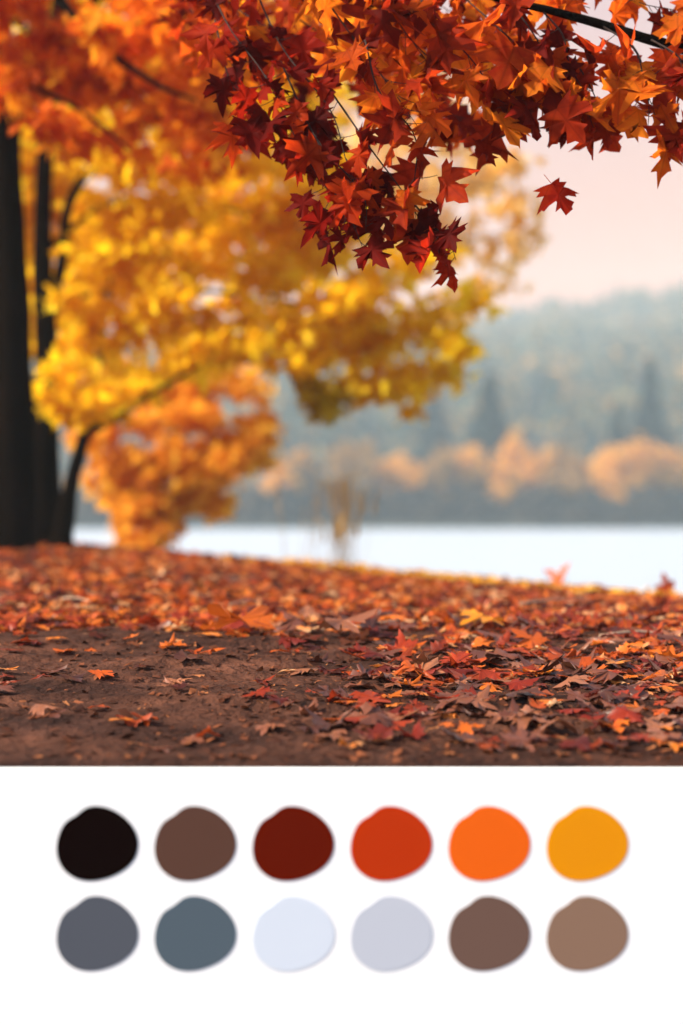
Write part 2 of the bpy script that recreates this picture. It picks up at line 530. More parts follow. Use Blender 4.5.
# the row on the far shore
front = [(310, 428, 38, 'farorange'), (440, 430, 40, 'farolive'), (500, 446, 36, 'farorange'), (548, 436, 40, 'farorange'), (605, 432, 38, 'farolive'), (638, 446, 36, 'farorange'), (668, 428, 38, 'farorange'),
         (300, 440, 40, 'farolive'), (356, 430, 44, 'farolive'), (405, 440, 40, 'farorange'), (470, 436, 38, 'farorange'), (534, 442, 36, 'farorange'), (562, 436, 44, 'farolive'), (590, 446, 38, 'farorange'), (622, 448, 36, 'farorange'), (650, 452, 34, 'farolive'), (680, 436, 36, 'farorange'),
         (282, 452, 52, 'farorange'), (330, 468, 40, 'farolive'), (384, 436, 46, 'farorange'), (420, 458, 40, 'farolive'), (452, 444, 40, 'farorange'),
         (486, 470, 36, 'farolive'), (517, 432, 44, 'farorange'), (548, 452, 40, 'farolive'), (576, 460, 36, 'farolive'), (607, 444, 46, 'farorange'),
         (636, 438, 40, 'farorange'), (664, 446, 38, 'farorange'), (694, 452, 44, 'farolive'), (240, 462, 46, 'farolive'), (200, 450, 46, 'farorange'),
         (154, 458, 46, 'farolive'), (110, 450, 46, 'farorange'), (60, 456, 48, 'farolive'), (728, 444, 46, 'farorange'), (10, 452, 44, 'farorange'), (-40, 446, 46, 'farolive'), (-90, 450, 44, 'farorange'), (-150, 444, 50, 'farolive'), (770, 450, 44, 'farolive'), (815, 440, 46, 'farorange'), (860, 448, 44, 'farolive'), (910, 442, 46, 'farorange')]
for i, (px, rw, w, mk) in enumerate(front):
    nm = 'orange autumn tree' if mk == 'farorange' else 'dull olive tree'
    far_tree('autumn_tree' if mk == 'farorange' else 'shoreline_tree', px, rw + rng.uniform(-8, 16), 156 + rng.uniform(-1, 6), w, M[mk],
             ('round orange autumn tree in the row along the far lake shore' if mk == 'farorange' else
              'dull brownish green tree between orange ones on the far lake shore'), 'tree',
             'orange trees along the far shore' if mk == 'farorange' else 'dull green trees along the far shore')
cons = [(490, 378, 164, 84, 'broad dark conifer behind the orange shoreline trees'),
        (650, 362, 168, 66, 'tall pointed blue green conifer above the shoreline trees at right'),
        (617, 404, 166, 46, 'small dark conifer left of the tall pointed one across the lake'),
        (434, 384, 185, 60, 'dark conifer on the slope beside the yellow foliage'),
        (540, 372, 260, 40, 'faint hazy conifer higher on the hillside')]
for (px, rw, d, w, lb) in cons:
    far_tree('conifer', px, rw, d, w, M['fargreen'], lb, 'conifer', 'conifers across the lake', cone=True, n=700)

# dense dark undergrowth at the water's edge, and the forest on the hill
mb = MB()
for k in range(720):
    x = rng.uniform(-130, 130); d = 152.6 + rng.uniform(0, 4)
    h = rng.uniform(1.6, 4.2)
    clump_faces(mb, (x, d, LAKE + .3 + h * .5), (1.5, 1.2, h * .62), 60, .5)
tag(mb.build('undergrowth', M['fardark']), 'dark undergrowth along the far lake shore', 'undergrowth', kind='stuff')
mb = MB()
for k in range(2300):
    d = 212 + 333 * rng.random() ** .85
    x = rng.uniform(-.45, .45) * d
    z = float(hill_z(x, d))
    h = rng.uniform(7, 12.5)
    w = h * rng.uniform(.28, .42)
    clump_faces(mb, (x, d, z + h * .5), (w, w, h * .55), 70, .16 * w + .5, cone=rng.random() < .3)
tag(mb.build('forest', M['farmix']), 'hazy mixed autumn forest covering the hill across the lake', 'forest', kind='stuff')

# ------------------------------------------------------------------ the trees on the left bank
def bank_point(px, d):
    x = (px - 341.5) / F * d
    return np.array([x, d, float(ground_z(x, d))])


def place_tree(name, px, d, label, trunk_lines, clumps, leaf_key, size=.12, cat='tree', extra=None):
    """trunk_lines: (list of (px,row,d), r0, r1); clumps: (px,row,d,rx px,rz px,n)"""
    b = bank_point(px, d)
    root = thing(name, tuple(b), label, cat)
    for i, (ln, r0, r1, part) in enumerate(trunk_lines):
        mbt = MB()
        pts = [P(*q) - b for q in ln]
        if part == 'trunk':
            pts[0][2] = -.12
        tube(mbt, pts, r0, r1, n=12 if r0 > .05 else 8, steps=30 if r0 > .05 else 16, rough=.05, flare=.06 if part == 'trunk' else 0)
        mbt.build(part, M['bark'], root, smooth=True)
    c = MB()
    for (cx, cr, cd, rx, rz, n) in clumps:
        ctr = P(cx, cr, cd) - b
        leaf_cloud(c, ctr, (rx / F * cd, max(.3, .8 * rx / F * cd), rz / F * cd), n, size)
    c.build('crown', M[leaf_key], root)
    if extra:
        for (key, cl) in extra:
            c = MB()
            for (cx, cr, cd, rx, rz, n) in cl:
                leaf_cloud(c, P(cx, cr, cd) - b, (rx / F * cd, max(.3, .8 * rx / F * cd), rz / F * cd), n, size)
            c.build('foliage', M[key], root)
    return root


def ellipse_clumps(n, x0, x1, r0, r1, d0, d1, rx, rz, nl):
    return [(rng.uniform(x0, x1), rng.uniform(r0, r1), rng.uniform(d0, d1), rx * rng.uniform(.7, 1.3), rz * rng.uniform(.7, 1.3), int(nl * rng.uniform(.7, 1.3))) for _ in range(n)]


# thick trunk with the orange crown
oc = ellipse_clumps(40, -60, 240, -40, 110, 7.4, 9.0, 40, 24, 46) + ellipse_clumps(9, 30, 220, 90, 175, 7.4, 9, 36, 18, 34) \
    + ellipse_clumps(10, 230, 400, -30, 80, 7.6, 9.0, 48, 28, 52) \
    + ellipse_clumps(13, -160, 260, -420, -60, 7.6, 9.2, 56, 36, 55) + ellipse_clumps(3, -120, -30, -20, 90, 8, 9.5, 45, 30, 50)
place_tree('maple_tree', 12, 9.2, 'thickest dark trunk at the left edge with a glowing orange crown',
           [([(12, 545, 9.2), (14, 400, 9.2), (10, 250, 9.2), (4, 120, 9.2), (-6, -60, 9.2), (-20, -380, 9.3)], .128, .06, 'trunk'),
            ([(5, 140, 9.2), (60, 40, 8.9), (150, -60, 8.5), (260, -160, 8.3)], .05, .015, 'limb'),
            ([(-2, 10, 9.2), (90, 70, 8.8), (180, 100, 8.5), (230, 108, 8.3)], .022, .005, 'limb'),
            ([(-10, -110, 9.2), (66, 6, 7.9), (110, 52, 7.35), (160, 86, 7.1), (196, 100, 7.0)], .03, .006, 'limb'),
            ([(-2, 60, 9.2), (30, 85, 8.4), (80, 110, 7.7), (130, 150, 7.3)], .022, .005, 'limb'),
            ([(0, 60, 9.2), (-90, -60, 9.3), (-200, -200, 9.4)], .045, .012, 'limb')],
           oc, 'orange', .12)

# second trunk: the yellow crown that fills the middle
yc_ = ellipse_clumps(16, 8, 60, 125, 310, 11.4, 12.2, 22, 18, 46) + ellipse_clumps(26, -40, 95, 110, 345, 11.2, 12.0, 30, 22, 60)
for (cx, cr, rx, rz, n) in [(105, 240, 40, 30, 100), (120, 215, 50, 30, 120), (180, 205, 55, 32, 130), (95, 290, 50, 30, 120), (150, 270, 52, 34, 130), (205, 255, 52, 34, 130),
                            (260, 225, 52, 34, 130), (300, 195, 48, 30, 110), (265, 275, 34, 26, 75), (310, 255, 50, 34, 120), (355, 225, 44, 30, 100), (75, 340, 34, 24, 80),
                            (125, 330, 46, 26, 110), (180, 320, 46, 28, 110), (225, 335, 36, 26, 80), (285, 320, 44, 28, 105), (335, 305, 48, 30, 115), (380, 275, 44, 28, 95),
                            (415, 255, 44, 22, 80), (340, 345, 46, 24, 100), (385, 335, 46, 26, 100), (425, 320, 40, 20, 75), (395, 378, 42, 20, 85), (440, 375, 34, 18, 62),
                            (455, 345, 36, 14, 46), (360, 385, 30, 18, 55), (235, 300, 22, 18, 30), (470, 300, 40, 12, 40), (300, 360, 36, 18, 60), (90, 395, 34, 20, 62), (140, 372, 44, 20, 80),
                            (190, 365, 40, 18, 65), (410, 408, 24, 8, 18), (240, 180, 50, 28, 110), (180, 160, 50, 28, 110), (130, 165, 50, 28, 100), (330, 165, 46, 26, 80), (215, 215, 50, 40, 110), (150, 240, 50, 40, 100), (280, 245, 50, 36, 100), (240, 150, 50, 34, 90), (100, 255, 50, 36, 90), (320, 225, 46, 34, 90), (160, 300, 46, 34, 80), (80, 300, 30, 26, 60), (360, 300, 44, 26, 80), (205, 110, 50, 34, 90), (160, 120, 50, 34, 70), (250, 100, 50, 34, 80), (90, 140, 40, 30, 60)]:
    yc_.append((cx, cr, 10.6 + rng.uniform(-.7, .9), rx, rz, int(n * .82)))
yc_ += ellipse_clumps(18, 30, 400, -40, 140, 11.2, 12.2, 55, 32, 60) + ellipse_clumps(8, 60, 380, -330, -80, 10.5, 12.4, 55, 36, 50)
place_tree('yellow_tree', 44, 10.0, 'straight dark trunk second from the left under a golden yellow crown',
           [([(44, 543, 10.0), (45, 440, 10.0), (46, 340, 10.0), (42, 240, 10), (52, 60, 10.1), (90, -250, 10.4)], .10, .035, 'trunk'),
            ([(47, 330, 10), (62, 260, 10), (70, 200, 10), (110, 150, 10.2), (190, 90, 10.5), (300, 20, 10.8)], .045, .012, 'limb'),
            ([(45, 250, 10), (120, 200, 10.2), (230, 210, 10.6), (350, 240, 10.8)], .022, .006, 'limb'),
            ([(46, 300, 10), (150, 290, 10.4), (280, 300, 10.7), (420, 345, 10.8)], .022, .005, 'limb'),
            ([(50, 90, 10.1), (160, 20, 10.6), (300, -60, 11)], .03, .01, 'limb')],
           yc_, 'yellow', .125, extra=[('olivegold', [(325, 396, 10.2, 26, 20, 70), (310, 385, 10.3, 16, 10, 24)])])

# slim leaning trunk with a limb to the right
place_tree('yellow_tree', 66, 9.7, 'slim leaning dark trunk with a limb reaching right, third from the left',
           [([(58, 542, 9.7), (70, 490, 9.7), (86, 430, 9.7), (92, 400, 10.0), (104, 330, 10.8), (120, 200, 11.2), (130, -20, 11.4)], .052, .014, 'trunk'),
            ([(85, 434, 9.7), (104, 424, 9.7), (140, 402, 9.7), (178, 378, 9.75), (200, 366, 9.8)], .034, .008, 'limb')],
           [(cx, cr, 9.9 + rng.uniform(-.3, .4), rx, rz, n) for (cx, cr, rx, rz, n) in
            [(60, 405, 26, 16, 40), (95, 410, 28, 14, 42), (70, 375, 34, 20, 60), (120, 390, 34, 16, 50), (70, 305, 34, 20, 60), (235, 345, 40, 18, 60), (290, 335, 40, 18, 60), (190, 350, 36, 18, 50), (80, 120, 60, 50, 110), (80, -40, 70, 60, 130)]], 'yellow', .125)

# low amber tree behind, down by the water
ac = ellipse_clumps(26, 85, 262, 390, 470, 12.9, 13.9, 24, 15, 44) + ellipse_clumps(20, 95, 235, 455, 508, 12.9, 13.9, 24, 15, 40) \
    + ellipse_clumps(11, 112, 168, 500, 562, 12.9, 13.4, 16, 13, 30) + ellipse_clumps(10, 90, 260, 360, 400, 13, 13.9, 28, 16, 40)
b = P(150, 575, 13.2)
root = place_tree('amber_tree', 150, 13.2, 'low bushy amber tree at the water behind the three dark trunks',
                  [([(150, 590, 13.2), (153, 540, 13.2), (165, 470, 13.2), (175, 420, 13.2)], .05, .012, 'trunk'),
                   ([(155, 530, 13.2), (130, 490, 13.2), (115, 450, 13.2)], .02, .006, 'limb'),
                   ([(160, 500, 13.2), (200, 460, 13.2), (235, 440, 13.2)], .02, .006, 'limb')], ac, 'amber', .13)

# thin pale gold tree leaning out over the water, farther off
pc = []
for (cx, cr, rx, rz, n) in [(420, 190, 50, 26, 80), (470, 175, 50, 22, 70), (510, 205, 40, 20, 52), (440, 235, 46, 20, 60), (490, 250, 46, 16, 50), (525, 235, 30, 16, 30), (470, 290, 40, 12, 36),
                            (380, 180, 50, 30, 80), (500, 165, 40, 18, 44), (400, 230, 40, 24, 60), (455, 315, 40, 10, 26), (500, 285, 36, 9, 20), (350, 150, 60, 40, 90), (440, 130, 60, 30, 80), (400, 90, 70, 40, 80), (330, 60, 80, 50, 90)]:
    pc.append((cx, cr, 13.6 + rng.uniform(-.5, .5), rx, rz, n))
place_tree('pale_gold_tree', 140, 13.9, 'thin pale gold tree leaning out over the lake behind the yellow crown',
           [([(140, 600, 13.9), (146, 520, 13.9), (175, 430, 13.8), (240, 340, 13.7), (330, 220, 13.6), (400, 110, 13.6), (430, 60, 13.6)], .035, .006, 'trunk'),
            ([(270, 300, 13.65), (380, 250, 13.6), (460, 240, 13.6), (520, 230, 13.6)], .014, .004, 'limb'),
            ([(340, 205, 13.6), (430, 185, 13.6), (510, 190, 13.6)], .014, .004, 'limb'),
            ([(245, 333, 13.7), (380, 320, 13.6), (470, 300, 13.6)], .012, .004, 'limb')], pc, 'palegold', .12)

# dry reeds at the water's edge
b = bank_point(340, 10.6)
mb = MB()
for k in range(44):
    x, y = rng.normal(.03, .05) if k > 12 else rng.normal(-.2, .1), rng.normal(0, .10)
    z = float(ground_z(b[0] + x, b[1] + y)) - b[2]
    h = P(0, rng.uniform(490, 540), 10.6)[2] - b[2]
    lx, ly = rng.normal(0, .08), rng.normal(0, .06)
    tube(mb, [(x, y, z - .05), (x + lx * .3, y + ly * .3, z + h * .5), (x + lx, y + ly, z + h)], .003, .0012, n=4, steps=5)
    if h > .9 * .1:
        tube(mb, [(x + lx, y + ly, z + h - .05), (x + lx * 1.1, y + ly * 1.1, z + h + .06), (x + lx * 1.5, y + ly * 1.3, z + h + .14)], .013 if k > 12 else .004, .003, n=5, steps=5)
o = mb.build('reed_clump', M['reed'])
o.location = b
tag(o, 'sparse clump of tan dry reeds at the lake edge', 'reeds')

# ------------------------------------------------------------------ the maple overhead: trunk out of frame to the right
tb = np.array([3.7, 6.2, float(ground_z(3.7, 6.2))])
root = thing('maple_tree', tuple(tb), 'overhanging red maple boughs with crisp hanging leaves across the top', 'tree')
mb = MB()
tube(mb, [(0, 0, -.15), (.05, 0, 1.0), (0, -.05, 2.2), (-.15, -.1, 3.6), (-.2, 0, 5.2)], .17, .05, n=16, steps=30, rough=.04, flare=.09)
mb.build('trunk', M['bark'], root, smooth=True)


def bough(pts, r0, r1, part='limb', mat='twig'):
    mbb = MB()
    p = tube(mbb, [np.asarray(q) - tb for q in pts], r0, r1, n=8, steps=34, rough=.03)
    mbb.build(part, M[mat], root, smooth=True)
    return p + tb


A0 = tb + np.array([-.1, -.07, 2.6])
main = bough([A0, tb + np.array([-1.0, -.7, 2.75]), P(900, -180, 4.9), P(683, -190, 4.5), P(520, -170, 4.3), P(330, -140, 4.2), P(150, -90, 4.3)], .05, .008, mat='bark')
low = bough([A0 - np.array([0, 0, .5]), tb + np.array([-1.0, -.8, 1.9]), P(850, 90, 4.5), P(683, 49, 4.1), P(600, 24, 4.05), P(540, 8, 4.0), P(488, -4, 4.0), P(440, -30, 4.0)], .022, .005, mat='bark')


def spray(stem, leaves, key, label=None, size=(.060, .128), spread=.066, r=.0028):
    lib = FULLN if key == 'red' else FULLR
    if key != 'red': size = (size[0] * 1.2, size[1] * 1.15)
    """a twig with leaves hanging off it on their own stalks"""
    st = [P(*q) for q in stem]
    L_ = sum(np.linalg.norm(st[i + 1] - st[i]) for i in range(len(st) - 1))
    o0 = st[0]
    tw = MB()
    pp = tube(tw, [s - o0 + (rng.normal(0, .012, 3) if 0 < q_ < len(st) - 1 else 0) for q_, s in enumerate(st)], r, .0008, n=6, steps=22, rough=.12)
    lf = MB()
    for k in range(leaves):
        u = (k + rng.random()) / leaves
        i = min(int(u ** .9 * (len(pp) - 1)), len(pp) - 2)
        at = pp[i]
        d = rng.normal(0, 1, 3) * np.array([1, 1, .6]) + np.array([0, 0, -.45])
        d /= np.linalg.norm(d)
        pl = rng.uniform(.25, 1.0) * spread
        base = at + d * pl
        sz = rng.uniform(*size)
        tube(tw, [at, at + d * pl * .5 + np.array([0, 0, -.004]), base + np.array([0, 0, -.002])], .0011, .0008, n=4, steps=4)
        ya = d * .45 + np.array([rng.normal(.15, .35), rng.normal(0, .4), -1.0 + rng.normal(0, .3)])
        nm = np.array([rng.normal(0, .9), -.8, rng.normal(.15, .7)])
        v, f, uv = lib[rng.integers(len(lib))]
        lf.add(v @ (rot_from(ya, nm).T) * sz + base, f, uv)
    o = lf.build('leaf_spray', M[key], root, smooth=True)
    o.location = o0 - tb
    if label: o['label'] = label
    t = tw.build('twig', M['twig'], o, smooth=True)
    return o


_cut = [(.04, -.01), (.15, -.05), (.36, -.16), (.24, .02), (.50, .08), (.27, .15), (.30, .22), (.50, .38), (.76, .52), (.54, .49), (.52, .62), (.36, .50), (.15, .44),
        (.13, .60), (.30, .76), (.13, .76), (.08, .90)]
OUT_C = np.array([(0, 0)] + _cut + [(0, 1.12)] + [(-x, y) for (x, y) in reversed(_cut)])
FULLN = [leaf_geo(OUT if _ % 4 else OUT_C, .5, .34) for _ in range(30)]
FULLR = [leaf_geo(OUT if k % 4 else OUT_C * .95, .48, .34) for k in range(40)]
D = 4.0
# dark red drooping sprays in the middle
RED = [([(620, 30, 4.1), (640, 60, 4.05), (650, 90, 4.0), (648, 130, 4.0)], 9, 'rust'),
       ([(575, 60, 4.0), (595, 95, 4.0), (606, 130, 4.0)], 8, 'rust'),
       ([(700, 60, 4.1), (690, 90, 4.0), (684, 130, 4.0)], 8, 'red'),
       ([(335, 190, 3.95), (343, 208, 3.94), (349, 226, 3.93), (362, 246, 3.92)], 6, 'red'),
       ([(415, 205, 3.95), (430, 225, 3.94), (446, 244, 3.93), (456, 260, 3.93)], 7, 'red'),
([(190, -60, 4.3), (225, 20, 4.15), (262, 90, 4.05), (300, 150, 4.0), (338, 205, 4.0)], 20, 'red'),
       ([(240, -50, 4.2), (285, 40, 4.1), (325, 110, 4.0), (352, 160, 3.98), (366, 190, 3.95)], 18, 'red'),
       ([(280, 60, 4.1), (320, 140, 4.0), (352, 195, 3.95), (366, 232, 3.92)], 12, 'red'),
       ([(330, 90, 4.0), (372, 150, 3.95), (398, 195, 3.95), (425, 225, 3.95), (448, 250, 3.95)], 11, 'red'),
       ([(215, 20, 4.2), (232, 70, 4.1), (250, 110, 4.1), (282, 150, 4.05)], 11, 'red'),
       ([(300, -40, 4.1), (345, 30, 4.0), (385, 90, 3.95), (420, 130, 3.95)], 17, 'rust'),
       ([(365, 40, 3.9), (388, 90, 3.88), (405, 140, 3.88), (418, 180, 3.9), (412, 215, 3.9)], 11, 'rust'),
       ([(350, -50, 4.0), (385, 0, 4.0), (415, 40, 4.0), (450, 75, 4.0)], 18, 'rust'),
       ([(400, -50, 4.1), (430, 10, 4.05), (465, 60, 4.0), (490, 95, 4.0), (500, 130, 4.0)], 19, 'rust'),
       ([(420, -40, 4.2), (470, 10, 4.1), (520, 55, 4.0), (545, 85, 3.98), (560, 115, 3.95)], 16, 'rust'),
       ([(480, -30, 4.1), (520, 20, 4.0), (545, 60, 4.0), (560, 90, 4.0)], 11, 'rust'),
       ([(540, 8, 4.0), (565, 40, 4.0), (576, 70, 4.0), (584, 100, 3.98), (588, 120, 3.95)], 10, 'red'),
       ([(600, 24, 4.05), (630, 50, 4.0), (648, 85, 4.0), (655, 115, 4.0)], 7, 'rust'),
       ([(640, 34, 4.08), (670, 60, 4.0), (690, 85, 4.0), (700, 115, 4.0)], 8, 'red'),
       ([(560, -60, 4.3), (600, -20, 4.2), (640, 0, 4.1), (675, 10, 4.1)], 10, 'rust'),
       ([(660, -60, 4.3), (690, -20, 4.2), (710, 10, 4.1)], 10, 'rust'),
       ([(260, -70, 4.3), (330, -20, 4.3), (390, 10, 4.3), (440, 30, 4.3)], 19, 'rust'),
       ([(140, -70, 4.4), (200, -20, 4.4), (260, 20, 4.3), (310, 45, 4.3)], 17, 'rust'),
       ([(460, -60, 4.2), (520, -20, 4.2), (560, -5, 4.1), (590, 8, 4.1)], 10, 'rust'),
       ([(690, 40, 4.2), (760, 90, 4.2), (800, 150, 4.2)], 12, 'rust'),
       ([(300, 20, 4.5), (350, 60, 4.5), (420, 100, 4.45), (470, 120, 4.4)], 15, 'rust'),
       ([(230, -60, 5.4), (290, 0, 5.3), (350, 50, 5.2), (400, 90, 5.2)], 23, 'rust'),
       ([(330, -60, 5.6), (390, -10, 5.5), (450, 40, 5.4), (500, 80, 5.3)], 23, 'rust'),
       ([(420, -60, 5.4), (470, -20, 5.4), (500, 20, 5.3), (530, 45, 5.2)], 15, 'rust'),
       ([(200, -40, 5.2), (240, 30, 5.1), (290, 80, 5.0), (330, 130, 5.0)], 20, 'red'),
       ([(290, -50, 5.0), (340, 20, 4.9), (380, 60, 4.9), (440, 100, 4.8), (480, 120, 4.8)], 20, 'rust'),
       ([(150, -60, 5.6), (190, -10, 5.5), (240, 20, 5.4), (300, 40, 5.3)], 19, 'rust'),
       ([(370, -70, 4.6), (420, -10, 4.6), (470, 20, 4.5), (530, 40, 4.5)], 19, 'rust'),
       ([(170, -40, 5.0), (200, 20, 4.9), (235, 60, 4.8)], 11, 'rust')]
for (st, n, key) in RED:
    spray(st, n, key)
# upper crown of this maple, above the frame
for k in range(11):
    a = P(rng.uniform(450, 1150), rng.uniform(-560, -300), rng.uniform(4.2, 6))
    spray([(341.5 + a[0] / a[1] * F, 512 - (a[2] - H) / a[1] * F, a[1]),
           (341.5 + a[0] / a[1] * F + 60, 512 - (a[2] - H) / a[1] * F + 60, a[1]),
           (341.5 + a[0] / a[1] * F + rng.uniform(-80, 140), 512 - (a[2] - H) / a[1] * F + 130, a[1])], 22, 'rust')

# one leaf let go
v, f, uv = leaf_geo(OUT, .2, .15, stem=.3)
mb = MB()
q = rot_from(np.array([.55, -.2, -.85]), np.array([.25, -1, .25]))
mb.add(v @ q.T * .105, f, uv)
o = mb.build('falling_leaf', M['red'])
o.location = P(551, 183, 3.95)
tag(o, 'single dark red maple leaf in mid air below the right hand boughs', 'leaf')

# ------------------------------------------------------------------ fallen leaves
spots = []      # x, y, size, colour key, lift


def scatter(n, pxa, pxb, da, db, keys, sizes, lift=.25, dpow=1.0):
    for _ in range(n):
        d = float(dm(da + (db - da) * rng.random() ** dpow))
        x = (rng.uniform(pxa, pxb) - 341.5) / F * d
        spots.append((x, d, rng.uniform(*sizes), keys[rng.integers(len(keys))], lift))


mixk = ['fall_red', 'fall_orange', 'fall_brown', 'fall_brown', 'fall_orange', 'fall_red']
# on the path: more of them towards the right
scatter(85, 330, 980, 2.95, 3.5, ['fall_brown', 'fall_brown', 'fall_brown', 'fall_brown', 'fall_red'], (.05, .10), .13)
scatter(165, 340, 980, 3.4, 4.15, mixk + ['fall_brown'] * 4, (.055, .11), .17)
scatter(34, -60, 340, 2.95, 3.7, ['fall_brown'] * 5 + ['fall_orange'], (.045, .08), .1)
scatter(26, -40, 360, 3.7, 4.1, ['fall_brown', 'fall_red', 'fall_orange'], (.04, .08), .12)
for (da, db, n_) in ((2.93, 3.4, 150), (3.4, 3.85, 260), (3.85, 4.2, 260)):
    for _ in range(n_):
        d = float(dm(rng.uniform(da, db)))
        x = (rng.triangular(240, 760, 1000) - 341.5) / F * d
        spots.append((x, d, rng.uniform(.028, .085), ['fall_brown', 'fall_brown', 'fall_red', 'fall_brown', 'fall_orange'][rng.integers(5)], .14))
# the litter's edge
scatter(260, -60, 740, 4.1, 4.6, mixk, (.05, .10), .22)
named = [((238, 640), 3.98, .165, 'fall_orange', 'large orange leaf lying flat at the edge of the dirt path'),
         ((480, 630), 4.15, .13, 'fall_amber', 'bright amber orange leaf on the litter right of centre'),
         ((64, 667), 3.75, .05, 'fall_orange', 'small orange leaf alone on the bare dirt at left'),
         ((470, 735), 3.06, .055, 'fall_orange', 'pale gold curled leaf glinting on the near path'),
         ((565, 580), 7.1, .13, 'fall_orange', 'upright orange leaf standing on the crest against the lake'),
         ((668, 586), 6.52, .12, 'fall_orange', 'orange leaf propped up on the crest at the right edge'),
         ((655, 668), 3.75, .11, 'fall_orange', 'orange leaf lying on the path near the right edge'),
         ((345, 645), 3.95, .14, 'fall_brown', 'long pale tan leaf at the middle of the path edge'),
         ((410, 690), 3.5, .08, 'fall_orange', 'orange leaf in the middle of the near path')]

LIB = {k: [] for k in ('flat', 'curl')}
for i in range(10):
    LIB['flat'].append(leaf_geo(OUT, .22, .2, stem=.4))
    LIB['curl'].append(leaf_geo(OUT, .28, .16, stem=.4))
fl_meshes = {}


def fallen_mesh(key, i, kind):
    if (key, i, kind) not in fl_meshes:
        mb = MB(); v, f, uv = LIB[kind][i]
        c = v[:len(OUT) + 1].mean(0)
        mb.add(v - np.array([0, c[1], v[:, 2].min()]), f, uv)
        me = mb.mesh('fallen_leaf', True); me.materials.append(M[key])
        fl_meshes[(key, i, kind)] = me
    return fl_meshes[(key, i, kind)]


def leaf_frame(x, y, tilt):
    n = normal_at(x, y) + rng.normal(0, tilt, 3) * np.array([1, 1, .3])
    a = rng.uniform(0, 6.283)
    return rot_from(np.array([math.cos(a), math.sin(a), 0]) - n * np.dot(n, [math.cos(a), math.sin(a), 0]) / np.dot(n, n), n)


def put_leaf(x, y, size, key, tilt, label, group=None, q=None, sink=0.0):
    kind = 'curl' if rng.random() < .4 else 'flat'
    o = bpy.data.objects.new('fallen_leaf', fallen_mesh(key, int(rng.integers(10)), kind))
    COL.objects.link(o)
    q = leaf_frame(x, y, tilt) if q is None else q
    z = path_top(x, y)
    vz = np.array([vv.co[:] for vv in o.data.vertices]) @ q.T * size
    low = np.percentile(vz[:, 2], 12)
    mw = Matrix([[*(q[r] * size), (x, y, z - low * .8 - sink)[r]] for r in range(3)] + [[0, 0, 0, 1]])
    o.matrix_world = mw
    tag(o, label, 'leaf', group)
    return o


LAB = {'fall_red': ('dark red fallen maple leaf', 'red fallen leaves'), 'fall_orange': ('orange fallen maple leaf', 'orange fallen leaves'),
       'fall_brown': ('dry brown fallen maple leaf', 'brown fallen leaves'), 'fall_yellow': ('yellow fallen leaf', 'yellow fallen leaves')}
for ((px, rw), d, sz, key, lb) in named:
    d = float(dm(d)); x = (px - 341.5) / F * d
    q = None
    if 'upright' in lb or 'propped' in lb:
        q = rot_from(np.array([.35 if 'upright' in lb else -.3, .1, 1.0]), np.array([-.8, -.5, .3]))
    put_leaf(x, d, sz * (1.15 if 3.6 < d < 5.2 else 1), key, .10, lb, q=q, sink=-.022 if d > 4.2 else -.004)
spots.sort(key=lambda s: -s[2] / s[1])
inside = [s for s in spots if abs(s[0] / s[1] * F) < 345]
outside = [s for s in spots if abs(s[0] / s[1] * F) >= 345]
for (x, d, sz, key, lift) in inside[:290]:
    zone = 'lying on the bare dirt path' if d < PEND - .12 else 'at the near edge of the leaf litter'
    put_leaf(x, d, sz, key, lift, LAB[key][0] + ' ' + zone, LAB[key][1] + (' on the path' if d < PEND - .12 else ' at the litter edge'))
mb = MB()
LITLIB = [leaf_geo(OUT, .16, .14, stem=.3) for _ in range(18)] + [leaf_geo(OUT, .38, .25, stem=.3) for _ in range(10)]


def litter_leaf(x, d, sz, tilt, lift):
    v, f, uv = LITLIB[rng.integers(len(LITLIB))]
    q = leaf_frame(x, d, tilt)
    mb.add((v - np.array([0, .35, 0])) @ q.T * sz + np.array([x, d, path_top(x, d) + lift]), f, uv)


for (x, d, sz, key, lift) in inside[290:] + outside:
    litter_leaf(x, d, sz, lift, .012)
for k in range(15500):
    d = 4.66 + 7.4 * rng.random() ** 1.2
    x = (rng.uniform(-260, 1000) - 341.5) / F * d
    pf = float(path_far(x))
    if d < pf and rng.random() < .8: continue
    litter_leaf(x, d, rng.uniform(.035, .085), .15, rng.uniform(.002, .014))
def crumb(x, d, sz):
    n = int(rng.integers(5, 9))
    a = np.sort(rng.uniform(0, 6.283, n))
    r = rng.uniform(.35, 1, n)
    v = np.column_stack([np.cos(a) * r * rng.uniform(1, 2.2), np.sin(a) * r, rng.normal(0, .16, n)])
    i = np.arange(n)
    v = np.vstack([[[0, 0, .1]], v])
    mb.add(v @ leaf_frame(x, d, .25).T * sz + np.array([x, d, path_top(x, d) + .2 * sz]), np.stack([np.zeros(n, int), 1 + i, 1 + (i + 1) % n], 1), np.full((n + 1, 2), .2))


tag(mb.build('leaf_litter', M['litter'], smooth=True), 'thick carpet of red and brown fallen leaves covering the bank', 'leaf litter', kind='stuff')
mb = MB()
for k in range(6500):     # crumbs of leaf on the dirt
    d = EDGE + .03 + (PEND - EDGE) * rng.random()
    px = rng.triangular(-150, 900, 1000)
    x = (px - 341.5) / F * d
    crumb(x, d, .003 + .015 * rng.random() ** 2)
tag(mb.build('leaf_crumbs', M['fall_crumb'], smooth=True), 'brown leaf crumbs scattered over the dirt path', 'leaf litter', kind='stuff')
